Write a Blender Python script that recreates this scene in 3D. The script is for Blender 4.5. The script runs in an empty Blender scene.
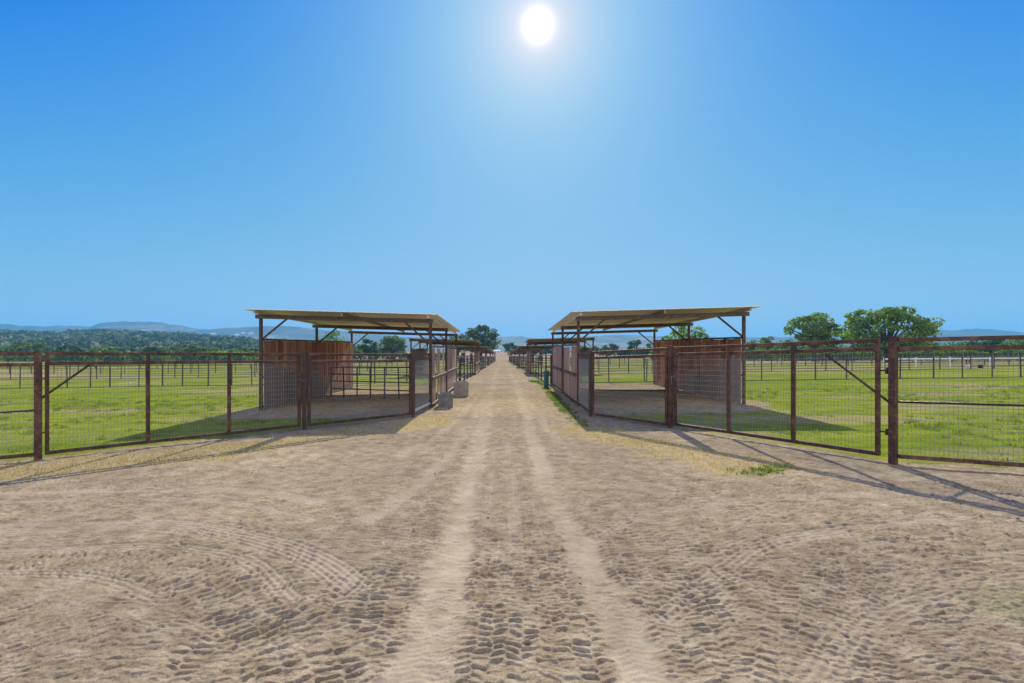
import bpy, math, random
import numpy as np
from mathutils import Vector, Matrix

# ------------------------------------------------------------------ camera, sky, sun, exposure
C = bpy.context.scene
COL = C.collection
FPX, EYE, VX, HY = 500.0, 1.7, 502.0, 352.0           # focal length in pixels, eye height, road vanishing point
cd = bpy.data.cameras.new('camera'); cam = bpy.data.objects.new('camera', cd); COL.objects.link(cam)
cd.sensor_width = 36.0; cd.lens = FPX / 1024 * 36
cd.shift_x = (512 - VX) / 1024; cd.shift_y = (HY - 341.5) / 1024
cd.clip_start = 0.05; cd.clip_end = 20000
cam.location = (0, 0, EYE); cam.rotation_euler = (math.radians(90), 0, 0)
C.camera = cam

SUN_EL, SUN_AZ = math.radians(33.1), math.radians(4.1)   # azimuth from +Y towards +X
SUN = Vector((math.sin(SUN_AZ) * math.cos(SUN_EL), math.cos(SUN_AZ) * math.cos(SUN_EL), math.sin(SUN_EL)))
W = bpy.data.worlds.new('World'); C.world = W; W.use_nodes = True
wt = W.node_tree; wn = wt.nodes; wl = wt.links
bg = wn['Background']; bg.inputs[1].default_value = 0.15
sky = wn.new('ShaderNodeTexSky'); sky.sky_type = 'NISHITA'; sky.sun_disc = False
sky.sun_elevation = SUN_EL; sky.sun_rotation = SUN_AZ
sky.altitude = 0; sky.air_density = 1.0; sky.dust_density = 0.3; sky.ozone_density = 1.0
# clear deep-blue air: each channel of the Nishita sky gets its own contrast; sun core and aureole by true angle from the sun
EXPO = .47; SK = bg.inputs[1].default_value * 2 ** EXPO
def wmath(op, a_, b_=None):
    m = wn.new('ShaderNodeMath'); m.operation = op
    for k_, v_ in enumerate((a_, b_)):
        if v_ is None: continue
        if hasattr(v_, 'links'): wl.new(v_, m.inputs[k_])
        else: m.inputs[k_].default_value = v_
    return m.outputs[0]
tc = wn.new('ShaderNodeTexCoord'); dt = wn.new('ShaderNodeVectorMath'); dt.operation = 'DOT_PRODUCT'
dt.inputs[1].default_value = SUN; wl.new(tc.outputs['Generated'], dt.inputs[0])
ang = wmath('MULTIPLY', wmath('ARCCOSINE', wmath('MINIMUM', dt.outputs['Value'], 1.0)), 180 / math.pi)
core = wmath('MULTIPLY', wmath('EXPONENT', wmath('MULTIPLY', wmath('POWER', wmath('DIVIDE', ang, .43), 1.05), -1.0)), 10.0)
sepc = wn.new('ShaderNodeSeparateColor'); comb = wn.new('ShaderNodeCombineColor'); wl.new(sky.outputs[0], sepc.inputs[0])
for ch, (gain, power, off, ga, gw, lo_) in enumerate(((.88, .2, -.995, .85, 3.4, .004), (-1.4246, -.8, .81, .40, 6.0, .10), (.0004, 1.8, .755, .17, 12.0, .3))):
    v = wmath('MAXIMUM', sepc.outputs[ch], .4)
    v = wmath('ADD', wmath('MULTIPLY', wmath('POWER', v, power), gain), off)
    v = wmath('ADD', v, wmath('MULTIPLY', wmath('EXPONENT', wmath('DIVIDE', ang, -gw)), ga))
    v = wmath('ADD', wmath('MAXIMUM', v, lo_), core)
    wl.new(wmath('MULTIPLY', v, 1 / SK), comb.inputs[ch])
# added pale sky fill behind the viewer, brightens the camera-facing shaded sides
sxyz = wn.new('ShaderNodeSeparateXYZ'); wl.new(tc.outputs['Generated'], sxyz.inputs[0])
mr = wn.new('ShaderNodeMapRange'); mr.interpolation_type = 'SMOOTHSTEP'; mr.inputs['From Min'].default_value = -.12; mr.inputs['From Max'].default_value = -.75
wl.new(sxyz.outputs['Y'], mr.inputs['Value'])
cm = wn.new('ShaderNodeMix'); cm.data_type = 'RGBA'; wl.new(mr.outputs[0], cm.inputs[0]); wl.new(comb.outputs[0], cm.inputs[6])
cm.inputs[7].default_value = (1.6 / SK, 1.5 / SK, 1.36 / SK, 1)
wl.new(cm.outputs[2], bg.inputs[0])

ld = bpy.data.lights.new('sun', 'SUN'); ld.energy = 5.0; ld.angle = math.radians(0.53); ld.color = (1.0, 0.90, 0.74)
lo = bpy.data.objects.new('sun', ld); COL.objects.link(lo); lo.location = (0, 0, 50)
lo.rotation_euler = SUN.to_track_quat('Z', 'Y').to_euler()

C.view_settings.view_transform = 'Standard'; C.view_settings.look = 'None'
C.view_settings.exposure = EXPO; C.view_settings.gamma = 1.0; C.view_settings.use_curve_mapping = False
C.render.engine = 'CYCLES'
C.cycles.max_bounces = 8; C.cycles.volume_bounces = 1; C.cycles.transparent_max_bounces = 8

R = random.Random(7)
NR = np.random.default_rng(7)

# ------------------------------------------------------------------ helpers
def tag(o, label=None, cat=None, group=None, kind=None):
    if label: o['label'] = label
    if cat: o['category'] = cat
    if group: o['group'] = group
    if kind: o['kind'] = kind
    return o

def empty(name, loc, label, cat, group=None, rz=0.0):
    o = bpy.data.objects.new(name, None); COL.objects.link(o)
    o.location = loc; o.rotation_euler = (0, 0, rz); o.empty_display_size = 0.2
    return tag(o, label, cat, group)

class MB:
    def __init__(s): s.v = []; s.f = []
    def add(s, verts, faces):
        k = len(s.v); s.v += [tuple(p) for p in verts]; s.f += [tuple(i + k for i in f) for f in faces]; return s
    def box(s, x0, x1, y0, y1, z0, z1):
        return s.add([(x0, y0, z0), (x1, y0, z0), (x1, y1, z0), (x0, y1, z0), (x0, y0, z1), (x1, y0, z1), (x1, y1, z1), (x0, y1, z1)],
                     [(0, 3, 2, 1), (4, 5, 6, 7), (0, 1, 5, 4), (1, 2, 6, 5), (2, 3, 7, 6), (3, 0, 4, 7)])
    def bar(s, p, q, w, h, up=(0, 0, 1)):
        p, q = Vector(p), Vector(q); d = (q - p).normalized(); up = Vector(up)
        if abs(d.dot(up)) > .99: up = Vector((0, 1, 0))
        a = d.cross(up).normalized() * (w / 2); b = a.cross(d).normalized() * (h / 2)
        vs = [c + sa * a + sb * b for c in (p, q) for sa, sb in ((-1, -1), (1, -1), (1, 1), (-1, 1))]
        return s.add(vs, [(3, 2, 1, 0), (4, 5, 6, 7), (0, 1, 5, 4), (1, 2, 6, 5), (2, 3, 7, 6), (3, 0, 4, 7)])
    def post(s, x, y, z0, z1, w, d=None, ang=0.0):
        d = d or w; c, n = math.cos(ang), math.sin(ang)
        pts = [(x + c * a - n * b, y + n * a + c * b) for a, b in ((-w / 2, -d / 2), (w / 2, -d / 2), (w / 2, d / 2), (-w / 2, d / 2))]
        return s.add([(a, b, z0) for a, b in pts] + [(a, b, z1) for a, b in pts],
                     [(3, 2, 1, 0), (4, 5, 6, 7), (0, 1, 5, 4), (1, 2, 6, 5), (2, 3, 7, 6), (3, 0, 4, 7)])
    def tube(s, p, q, r0, r1=None, n=6, cap=True):
        r1 = r0 if r1 is None else r1
        p, q = Vector(p), Vector(q); d = (q - p).normalized(); up = Vector((0, 0, 1)) if abs(d.z) < .95 else Vector((1, 0, 0))
        a = d.cross(up).normalized(); b = d.cross(a)
        vs = [c + r * (math.cos(2 * math.pi * i / n) * a + math.sin(2 * math.pi * i / n) * b) for c, r in ((p, r0), (q, r1)) for i in range(n)]
        fs = [(i, (i + 1) % n, n + (i + 1) % n, n + i) for i in range(n)]
        if cap: fs += [tuple(range(n - 1, -1, -1)), tuple(range(n, 2 * n))]
        return s.add(vs, fs)
    def lathe(s, prof, n=16, c=(0, 0, 0)):
        vs = [(c[0] + r * math.cos(2 * math.pi * i / n), c[1] + r * math.sin(2 * math.pi * i / n), c[2] + z) for r, z in prof for i in range(n)]
        fs = [(j * n + i, j * n + (i + 1) % n, (j + 1) * n + (i + 1) % n, (j + 1) * n + i) for j in range(len(prof) - 1) for i in range(n)]
        return s.add(vs, fs)
    def mesh(s, name):
        me = bpy.data.meshes.new(name); me.from_pydata(s.v, [], s.f); me.update(); return me
    def build(s, name, mat, parent=None, bevel=0.0, smooth=False):
        me = s.mesh(name); me.materials.append(mat)
        if smooth: me.polygons.foreach_set('use_smooth', [True] * len(me.polygons))
        o = bpy.data.objects.new(name, me); COL.objects.link(o)
        if parent: o.parent = parent
        if bevel:
            b = o.modifiers.new('bevel', 'BEVEL'); b.width = bevel; b.segments = 2; b.limit_method = 'ANGLE'
        return o

def np_mesh(name, V, F, mat, parent=None, attrs=None, smooth=False):
    """V (n,3), F (m,k) arrays -> one mesh object"""
    me = bpy.data.meshes.new(name); m, k = F.shape
    me.vertices.add(len(V)); me.vertices.foreach_set('co', np.ascontiguousarray(V, dtype=np.float32).ravel())
    me.loops.add(m * k); me.loops.foreach_set('vertex_index', np.ascontiguousarray(F, dtype=np.int32).ravel())
    me.polygons.add(m); me.polygons.foreach_set('loop_start', np.arange(0, m * k, k, dtype=np.int32))
    if smooth: me.polygons.foreach_set('use_smooth', np.ones(m, dtype=bool))
    me.update(calc_edges=True)
    for an, av in (attrs or {}).items():
        a = me.attributes.new(an, 'FLOAT', 'POINT'); a.data.foreach_set('value', np.ascontiguousarray(av, dtype=np.float32))
    me.materials.append(mat)
    o = bpy.data.objects.new(name, me); COL.objects.link(o)
    if parent: o.parent = parent
    return o

def copy_tree(o, parent=None):
    c = o.copy(); COL.objects.link(c)
    if parent: c.parent = parent
    for ch in list(o.children): copy_tree(ch, c)
    return c

# vectorised value noise
def _hash(ix, iy, seed):
    n = (ix.astype(np.int64) * 374761393 + iy.astype(np.int64) * 668265263 + seed * 1442695041) & 0x7fffffff
    n = ((n ^ (n >> 13)) * 1274126177) & 0x7fffffff
    return ((n ^ (n >> 16)) & 0xffff) / 65535.0
def vnoise(x, y, seed=0):
    ix, iy = np.floor(x), np.floor(y); fx, fy = x - ix, y - iy
    fx = fx * fx * (3 - 2 * fx); fy = fy * fy * (3 - 2 * fy); ix = ix.astype(np.int64); iy = iy.astype(np.int64)
    a, b = _hash(ix, iy, seed), _hash(ix + 1, iy, seed); c, d = _hash(ix, iy + 1, seed), _hash(ix + 1, iy + 1, seed)
    return (a * (1 - fx) + b * fx) * (1 - fy) + (c * (1 - fx) + d * fx) * fy
def fbm(x, y, seed=0, oct=4):
    t = 0; a = .5
    for i in range(oct):
        t = t + a * vnoise(x, y, seed + i * 17); x = x * 2.03 + 5.1; y = y * 2.03 + 3.7; a *= .5
    return t / (1 - .5 ** oct)
def sstep(a, b, x):
    t = np.clip((x - a) / (b - a), 0, 1); return t * t * (3 - 2 * t)

# ------------------------------------------------------------------ materials
def mat(name, rough=.8, metal=0.0):
    m = bpy.data.materials.new(name); m.use_nodes = True
    b = m.node_tree.nodes['Principled BSDF']; b.inputs['Roughness'].default_value = rough; b.inputs['Metallic'].default_value = metal
    if rough > .75: b.inputs['Specular IOR Level'].default_value = .2
    return m, m.node_tree.nodes, m.node_tree.links, b
def noise(n, l, scale, detail=4, vec=None, stretch=None, rough=.55):
    t = n.new('ShaderNodeTexNoise'); t.inputs['Scale'].default_value = scale; t.inputs['Detail'].default_value = detail; t.inputs['Roughness'].default_value = rough
    c = n.new('ShaderNodeTexCoord'); src = vec or c.outputs['Object']
    if stretch:
        mp = n.new('ShaderNodeMapping'); mp.inputs['Scale'].default_value = stretch; l.new(src, mp.inputs['Vector']); src = mp.outputs[0]
    l.new(src, t.inputs['Vector']); return t.outputs['Fac']
def ramp(n, l, fac, stops):
    r = n.new('ShaderNodeValToRGB'); e = r.color_ramp.elements
    while len(e) < len(stops): e.new(.5)
    for k, (p, c) in enumerate(stops): e[k].position = p; e[k].color = (*c, 1)
    l.new(fac, r.inputs[0]); return r.outputs['Color']
def mix(n, l, fac, a, b, mode='MIX'):
    m = n.new('ShaderNodeMix'); m.data_type = 'RGBA'; m.blend_type = mode
    for s, v in ((m.inputs[0], fac), (m.inputs[6], a), (m.inputs[7], b)):
        if hasattr(v, 'links'): l.new(v, s)
        elif isinstance(v, (int, float)): s.default_value = v
        else: s.default_value = (*v, 1)
    return m.outputs[2]
def math_(n, l, op, a, b=None, clamp=False):
    m = n.new('ShaderNodeMath'); m.operation = op; m.use_clamp = clamp
    for s, v in ((m.inputs[0], a), (m.inputs[1], b)):
        if v is None: continue
        if hasattr(v, 'links'): l.new(v, s)
        else: s.default_value = v
    return m.outputs[0]
def attr(n, name):
    a = n.new('ShaderNodeAttribute'); a.attribute_name = name; return a.outputs['Fac']
def bump(n, l, b, h, strength=.4, dist=.02):
    k = n.new('ShaderNodeBump'); k.inputs['Strength'].default_value = strength; k.inputs['Distance'].default_value = dist
    l.new(h, k.inputs['Height']); l.new(k.outputs[0], b.inputs['Normal'])

def metal_mat(name, c0, c1, c2, rough=.62, scale=9):
    m, n, l, b = mat(name, rough); b.inputs['Specular IOR Level'].default_value = .45
    f = noise(n, l, scale, 6); f2 = noise(n, l, scale * 5, 4); f = math_(n, l, 'ADD', math_(n, l, 'MULTIPLY', f, .6), math_(n, l, 'MULTIPLY', f2, .4)); col = ramp(n, l, f, [(.36, c0), (.50, c1), (.66, c2)])
    oi = n.new('ShaderNodeObjectInfo')
    v = math_(n, l, 'MULTIPLY_ADD', oi.outputs['Random'], .35); v.node.inputs[2].default_value = .82
    cc = n.new('ShaderNodeCombineColor'); [l.new(v, cc.inputs[i]) for i in range(3)]
    l.new(mix(n, l, 1.0, col, cc.outputs[0], 'MULTIPLY'), b.inputs['Base Color'])
    l.new(ramp(n, l, noise(n, l, 30, 3), [(.3, (.45,) * 3), (.7, (.8,) * 3)]), b.inputs['Roughness'])
    bump(n, l, b, noise(n, l, 70, 3), .25, .004); return m
M = {}
def tree_tone(name):
    m = bpy.data.materials.new(name); m.use_nodes = True; n, l = m.node_tree.nodes, m.node_tree.links; b = n['Principled BSDF']
    b.inputs['Roughness'].default_value = .95; b.inputs['Specular IOR Level'].default_value = 0
    c = ramp(n, l, attr(n, 'tone'), [(0, (.045, .085, .045)), (.4, (.12, .17, .08)), (.75, (.25, .285, .13)), (1, (.42, .41, .24))])
    g = n.new('ShaderNodeNewGeometry'); c = mix(n, l, .6, c, ramp(n, l, g.outputs['Random Per Island'], [(0, (.5, .5, .5)), (1, (1.5, 1.5, 1.5))]), 'MULTIPLY')
    l.new(c, b.inputs['Base Color']); return m
M['rust'] = metal_mat('rusty_steel', (.032, .015, .010), (.082, .034, .020), (.20, .10, .06), scale=5)
M['dark_steel'] = metal_mat('dark_steel', (.035, .024, .022), (.06, .035, .03), (.10, .052, .04))
M['far_steel'] = metal_mat('weathered_pipe', (.03, .028, .028), (.05, .045, .045), (.08, .065, .06))
M['wire'] = metal_mat('galvanised_wire', (.17, .17, .17), (.24, .24, .235), (.32, .31, .30), .5)
M['beam'] = metal_mat('brown_channel', (.10, .065, .052), (.155, .10, .08), (.22, .15, .12))
M['trim'] = metal_mat('pale_channel', (.62, .58, .53), (.72, .69, .63), (.78, .75, .7), .6)
M['white_pipe'] = metal_mat('white_pipe', (.6, .62, .64), (.7, .72, .73), (.78, .79, .8), .5)

def roof_mat(name, c0, c1):
    m, n, l, b = mat(name, .5, .3)
    f = noise(n, l, 1.3, 5, stretch=(1, .25, 1)); l.new(ramp(n, l, f, [(.3, c0), (.7, c1)]), b.inputs['Base Color'])
    return m
M['roof'] = roof_mat('roof_sheet', (.82, .76, .69), (.88, .84, .78))
M['roof_dark'] = roof_mat('aged_roof_sheet', (.34, .29, .24), (.46, .40, .33))

def wood_mat(name, a, b_, c, grey=None, grey_h=1.0):
    m, n, l, b = mat(name, .85)
    g = n.new('ShaderNodeNewGeometry'); isl = g.outputs['Random Per Island']
    base = ramp(n, l, isl, [(0, a), (.35, b_), (.7, c), (1, a)])
    grain = noise(n, l, 14, 6, stretch=(1, 1, .07)); base = mix(n, l, .75, base, ramp(n, l, grain, [(.3, (.45, .42, .4)), (.7, (1.25, 1.2, 1.15))]), 'MULTIPLY')
    if grey:                                        # lower boards mixed towards grey
        tc_ = n.new('ShaderNodeTexCoord'); sp = n.new('ShaderNodeSeparateXYZ'); l.new(tc_.outputs['Object'], sp.inputs[0])
        h = math_(n, l, 'MULTIPLY_ADD', isl, .45); h.node.inputs[2].default_value = grey_h
        # boundary drops towards the far end of the wall
        d = math_(n, l, 'MULTIPLY', sp.outputs['Y'], .16)
        lim = math_(n, l, 'SUBTRACT', h, d); k = math_(n, l, 'GREATER_THAN', lim, sp.outputs['Z'])
        base = mix(n, l, math_(n, l, 'MULTIPLY', k, .9), base, mix(n, l, isl, grey, tuple(x * 1.5 for x in grey)))
    base = mix(n, l, 1.0, base, (1.35, 1.3, 1.25), 'MULTIPLY'); l.new(base, b.inputs['Base Color']); bump(n, l, b, grain, .35, .01); return m
M['plank'] = wood_mat('brown_planks', (.27, .125, .07), (.47, .26, .16), (.20, .085, .045), (.14, .118, .105), 1.3)
M['plank_right'] = wood_mat('red_brown_planks', (.30, .13, .075), (.48, .25, .165), (.19, .08, .05), (.20, .165, .15), 1.25)
M['door_wood'] = wood_mat('pink_grey_boards', (.33, .235, .19), (.43, .31, .25), (.25, .17, .14))
M['far_wood'] = wood_mat('grey_brown_boards', (.26, .18, .15), (.34, .25, .21), (.2, .14, .12))

def conc(name, a, b_):
    m, n, l, b = mat(name, .9); l.new(ramp(n, l, noise(n, l, 6, 8), [(.3, a), (.7, b_)]), b.inputs['Base Color'])
    bump(n, l, b, noise(n, l, 40, 5), .4, .01); return m
M['conc'] = conc('concrete', (.26, .24, .23), (.40, .36, .33)); M['conc_dark'] = conc('stained_concrete', (.12, .12, .13), (.22, .21, .21))
M['pebble'] = conc('sandy_stone', (.22, .17, .12), (.42, .35, .27)); M['inside'] = conc('wet_concrete', (.03, .03, .03), (.06, .06, .06))
M['teal'] = conc('teal_plastic', (.03, .12, .115), (.05, .18, .165)); M['white'] = conc('white_plastic', (.75, .75, .73), (.82, .82, .8))
M['black'] = conc('black_rubber', (.015, .015, .016), (.03, .03, .03))
M['barn'] = conc('pink_stucco', (.36, .25, .21), (.46, .33, .28)); M['barn_white'] = conc('white_wall', (.72, .72, .70), (.8, .8, .78))
M['barn_roof'] = conc('dull_pink_roof', (.30, .24, .22), (.38, .31, .29)); M['opening'] = conc('dark_opening', (.03, .03, .035), (.05, .05, .05))

def leaf_mat(name, dark, mid, light, trans=.45):
    m = bpy.data.materials.new(name); m.use_nodes = True; n, l = m.node_tree.nodes, m.node_tree.links; n.clear()
    out = n.new('ShaderNodeOutputMaterial'); g = n.new('ShaderNodeNewGeometry')
    oi = n.new('ShaderNodeObjectInfo')
    c = ramp(n, l, g.outputs['Random Per Island'], [(0, dark), (.5, mid), (1, light)])
    d = n.new('ShaderNodeBsdfDiffuse'); t = n.new('ShaderNodeBsdfTranslucent'); x = n.new('ShaderNodeMixShader'); x.inputs[0].default_value = trans
    l.new(c, d.inputs[0]); l.new(mix(n, l, 1.0, c, (1.0, 1.15, .6), 'MULTIPLY'), t.inputs[0])
    l.new(d.outputs[0], x.inputs[1]); l.new(t.outputs[0], x.inputs[2]); l.new(x.outputs[0], out.inputs[0]); return m
M['oak'] = leaf_mat('oak_leaves', (0.099, 0.170, 0.044), (0.170, 0.261, 0.063), (0.299, 0.380, 0.110))
M['oak_grey'] = leaf_mat('grey_green_leaves', (0.068, 0.105, 0.053), (0.105, 0.150, 0.075), (0.165, 0.210, 0.105))
M['oak_dark'] = leaf_mat('dark_leaves', (0.041, 0.074, 0.027), (0.068, 0.108, 0.041), (0.108, 0.149, 0.061))
M['lime'] = leaf_mat('yellow_green_leaves', (.09, .12, .025), (.14, .18, .04), (.2, .24, .06))
M['vine'] = leaf_mat('vine_leaves', (0.072, 0.144, 0.026), (0.130, 0.230, 0.043), (0.216, 0.317, 0.065))
M['woods'] = tree_tone('woods_leaves')
#'woods_leaves', (.03, .055, .025), (.06, .09, .035), (.12, .14, .065), .3)
M['blade'] = leaf_mat('grass_blades', (.12, .19, .02), (.20, .27, .032), (.30, .34, .055), .5)
M['blade_dark'] = leaf_mat('weed_blades', (.07, .12, .018), (.11, .17, .028), (.18, .22, .045), .5)
M['tuft'] = leaf_mat('tuft_blades', (.085, .15, .018), (.14, .21, .03), (.22, .27, .05), .5)
M['straw'] = leaf_mat('dry_straw', (.34, .25, .11), (.46, .36, .18), (.56, .46, .26), .35)
m, n, l, b = mat('bark', .9); l.new(ramp(n, l, noise(n, l, 5, 6, stretch=(1, 1, .2)), [(.3, (.05, .042, .035)), (.7, (.13, .11, .09))]), b.inputs['Base Color']); M['bark'] = m

def ground_mat():
    m, n, l, b = mat('sandy_earth', .95); b.inputs['Specular IOR Level'].default_value = 0
    tcx = n.new('ShaderNodeTexCoord'); P = tcx.outputs['Object']
    big = noise(n, l, .45, 5, P); mid = noise(n, l, 5, 6, P); fine = noise(n, l, 45, 6, P, rough=.7); grit = noise(n, l, 160, 2, P)
    dirt = ramp(n, l, mid, [(.28, (.25, .197, .118)), (.5, (.36, .292, .188)), (.72, (.46, .386, .262))])
    dirt = mix(n, l, .5, dirt, ramp(n, l, big, [(.32, (.62, .64, .66)), (.68, (1.22, 1.18, 1.10))]), 'MULTIPLY')
    dirt = mix(n, l, .8, dirt, ramp(n, l, fine, [(.27, (.5, .48, .45)), (.5, (1, 1, 1)), (.73, (1.3, 1.3, 1.3))]), 'MULTIPLY')
    dirt = mix(n, l, .55, dirt, ramp(n, l, grit, [(.32, (.45, .44, .42)), (.5, (1, 1, 1)), (.68, (1.4, 1.4, 1.4))]), 'MULTIPLY')
    spk = noise(n, l, 12, 5, P, stretch=(.8, 1.7, 1), rough=.65); dirt = mix(n, l, .75, dirt, ramp(n, l, spk, [(.36, (.64, .62, .59)), (.47, (.98, .98, .98)), (.62, (1.12, 1.12, 1.12))]), 'MULTIPLY')
    dirt = mix(n, l, math_(n, l, 'MULTIPLY', attr(n, 'packed'), .45), dirt, (.52, .435, .305))
    dirt = mix(n, l, math_(n, l, 'MULTIPLY', attr(n, 'damp'), .55), dirt, (.165, .125, .085))
    st = math_(n, l, 'MULTIPLY', attr(n, 'straw'), math_(n, l, 'MULTIPLY_ADD', fine, 1.3)); st.node.inputs[1].links[0].from_node.inputs[2].default_value = -.05
    dirt = mix(n, l, st, dirt, ramp(n, l, fine, [(.3, (.38, .28, .11)), (.7, (.62, .49, .23))]))
    gr = math_(n, l, 'MULTIPLY', attr(n, 'green'), mid, True)
    dirt = mix(n, l, gr, dirt, (.22, .225, .09))
    # pasture
    pb = noise(n, l, .18, 6, P, stretch=(.6, 1.3, 1)); pm = noise(n, l, 1.6, 6, P, stretch=(.5, 1.2, 1))
    past = ramp(n, l, pm, [(.26, (.10, .155, .013)), (.5, (.19, .245, .022)), (.74, (.29, .31, .045))])
    pt_ = noise(n, l, 3.2, 7, P, stretch=(.35, 1.0, 1), rough=.7); past = mix(n, l, math_(n, l, 'MULTIPLY', ramp(n, l, pt_, [(.48, (0, 0, 0)), (.66, (1, 1, 1))]), .42), past, (.27, .29, .08))
    past = mix(n, l, .7, past, ramp(n, l, fine, [(.3, (.55, .6, .5)), (.7, (1.35, 1.3, 1.2))]), 'MULTIPLY')
    past = mix(n, l, math_(n, l, 'MULTIPLY', ramp(n, l, pb, [(.5, (0, 0, 0)), (.68, (1, 1, 1))]), .55), past, (.30, .27, .11))
    pv_ = noise(n, l, .35, 5, P, stretch=(.5, 1.1, 1)); past = mix(n, l, math_(n, l, 'MULTIPLY', ramp(n, l, pv_, [(.52, (0, 0, 0)), (.66, (1, 1, 1))]), .6), past, (.085, .15, .012))
    past = mix(n, l, attr(n, 'bare'), past, ramp(n, l, pm, [(.3, (.31, .22, .145)), (.7, (.41, .305, .205))]))
    col = mix(n, l, attr(n, 'grass'), dirt, past)
    l.new(col, b.inputs['Base Color'])
    hh = math_(n, l, 'ADD', math_(n, l, 'MULTIPLY', fine, .7), math_(n, l, 'MULTIPLY', grit, .35))
    bump(n, l, b, hh, .6, .009); return m
M['ground'] = ground_mat()

def hill_mat(name, bias):
    m, n, l, b = mat(name, .95); P = n.new('ShaderNodeTexCoord').outputs['Object']
    a = noise(n, l, .006, 8, P, stretch=(1, 1, 2)); f = noise(n, l, .035, 5, P); s = math_(n, l, 'ADD', math_(n, l, 'MULTIPLY', a, .6), math_(n, l, 'MULTIPLY', f, .4))
    l.new(ramp(n, l, s, [(.42, (.012, .025, .015)), (.49, (.03, .05, .025)), (.54 + bias, (.09, .085, .045)), (.60 + bias, (.24, .21, .13))]), b.inputs['Base Color']); return m
M['hill'] = hill_mat('chaparral_hills', .03); M['hill_woods'] = hill_mat('wooded_slope', .05)

# ------------------------------------------------------------------ terrain
def terr(x, y):
    return .013 * np.clip(x, -40, 40) + np.interp(y, [0, 25, 200, 500, 900, 6000], [0, 0, -1.75, 1.6, 3, 3])
def T(x, y): return float(terr(np.array(float(x)), np.array(float(y))))

SHED_D = [15.4 + 25.3 * i for i in range(7)]       # near edge of each shelter in a row
RX = 2.3                                           # road half width at the shelters

# key fence points (x, y): flare from the road out to both sides
LP = [(-7.70, 8.33), (-4.50, 11.28), (-2.35, 13.25), (-2.2, 15.4)]
RP = [(5.71, 7.30), (3.63, 10.78), (2.29, 12.90), (2.35, 15.4)]
LF = (-12.2, 5.5); RF = (10.3, 4.8)

def seg_dist(x, y, pts, margin=1.6):
    q = np.array(pts); k = (x > q[:, 0].min() - margin) & (x < q[:, 0].max() + margin) & (y > q[:, 1].min() - margin) & (y < q[:, 1].max() + margin)
    d, s, t = np.full(x.shape, 1e6), np.zeros(x.shape), np.full(x.shape, 1e6)
    if k.any(): d[k], s[k], t[k] = seg_dist_all(x[k], y[k], pts)
    return d, s, t
def seg_dist_all(x, y, pts):
    best = np.full(x.shape, 1e9); arc = np.zeros(x.shape); side = np.zeros(x.shape); s0 = 0
    for (ax, ay), (bx, by) in zip(pts[:-1], pts[1:]):
        dx, dy = bx - ax, by - ay; L = math.hypot(dx, dy)
        t = np.clip(((x - ax) * dx + (y - ay) * dy) / (L * L), 0, 1)
        px, py = x - (ax + t * dx), y - (ay + t * dy); d = np.hypot(px, py)
        k = d < best; best = np.where(k, d, best); arc = np.where(k, s0 + t * L, arc)
        side = np.where(k, (dx * py - dy * px) / L, side); s0 += L
    return best, arc, side
def smooth_path(p, n=12):
    out = []
    P = [p[0]] + list(p) + [p[-1]]
    for i in range(1, len(P) - 2):
        for k in range(n):
            t = k / n; a, b_, c, d = [np.array(q, float) for q in P[i - 1:i + 3]]
            out.append(tuple(.5 * ((2 * b_) + (-a + c) * t + (2 * a - 5 * b_ + 4 * c - d) * t * t + (-a + 3 * b_ - 3 * c + d) * t ** 3)))
    return out + [tuple(p[-1])]

fence_line_L = [LF] + LP; fence_line_R = [RF] + RP
def fields_mask(x, y):
    """1 on pasture, 0 on bare earth"""
    # signed side of the fence lines: beyond them is pasture
    yl = np.interp(-x, [2.2, 2.35, 4.5, 7.7, 12.2, 30], [15.4, 13.25, 11.28, 8.33, 5.5, -5.5])
    yr = np.interp(x, [2.35, 2.36, 3.63, 5.71, 10.3, 30], [15.4, 12.9, 10.78, 7.3, 4.8, -6])
    w = (fbm(x * 1.3, y * 1.3, 3) - .5) * 1.4
    gl = sstep(.12, .6, y - yl + w * .5) * (x < -2.2); gr_ = sstep(.12, .6, y - yr + w * .5) * (x > 2.35)
    g = np.where(x < 0, gl, gr_)
    # worn earth under and around the shelters
    w2 = (fbm(x * .7, y * .7, 9) - .5) * 2.4
    ax = np.abs(x)
    sh = np.zeros(x.shape)
    for i, d in enumerate(SHED_D):
        d0 = d - (2.2 if i == 0 else 1.5)
        k = sstep(-.5, .5, np.minimum(np.minimum(7.9 - ax, y - d0), d + 10.6 - y) + w2 * .55)
        sh = np.maximum(sh, k)
    verge = sstep(2.2, 3.4, ax + w2 * .3)
    return g * (1 - sh) * np.where(y > 25, verge, 1)

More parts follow.
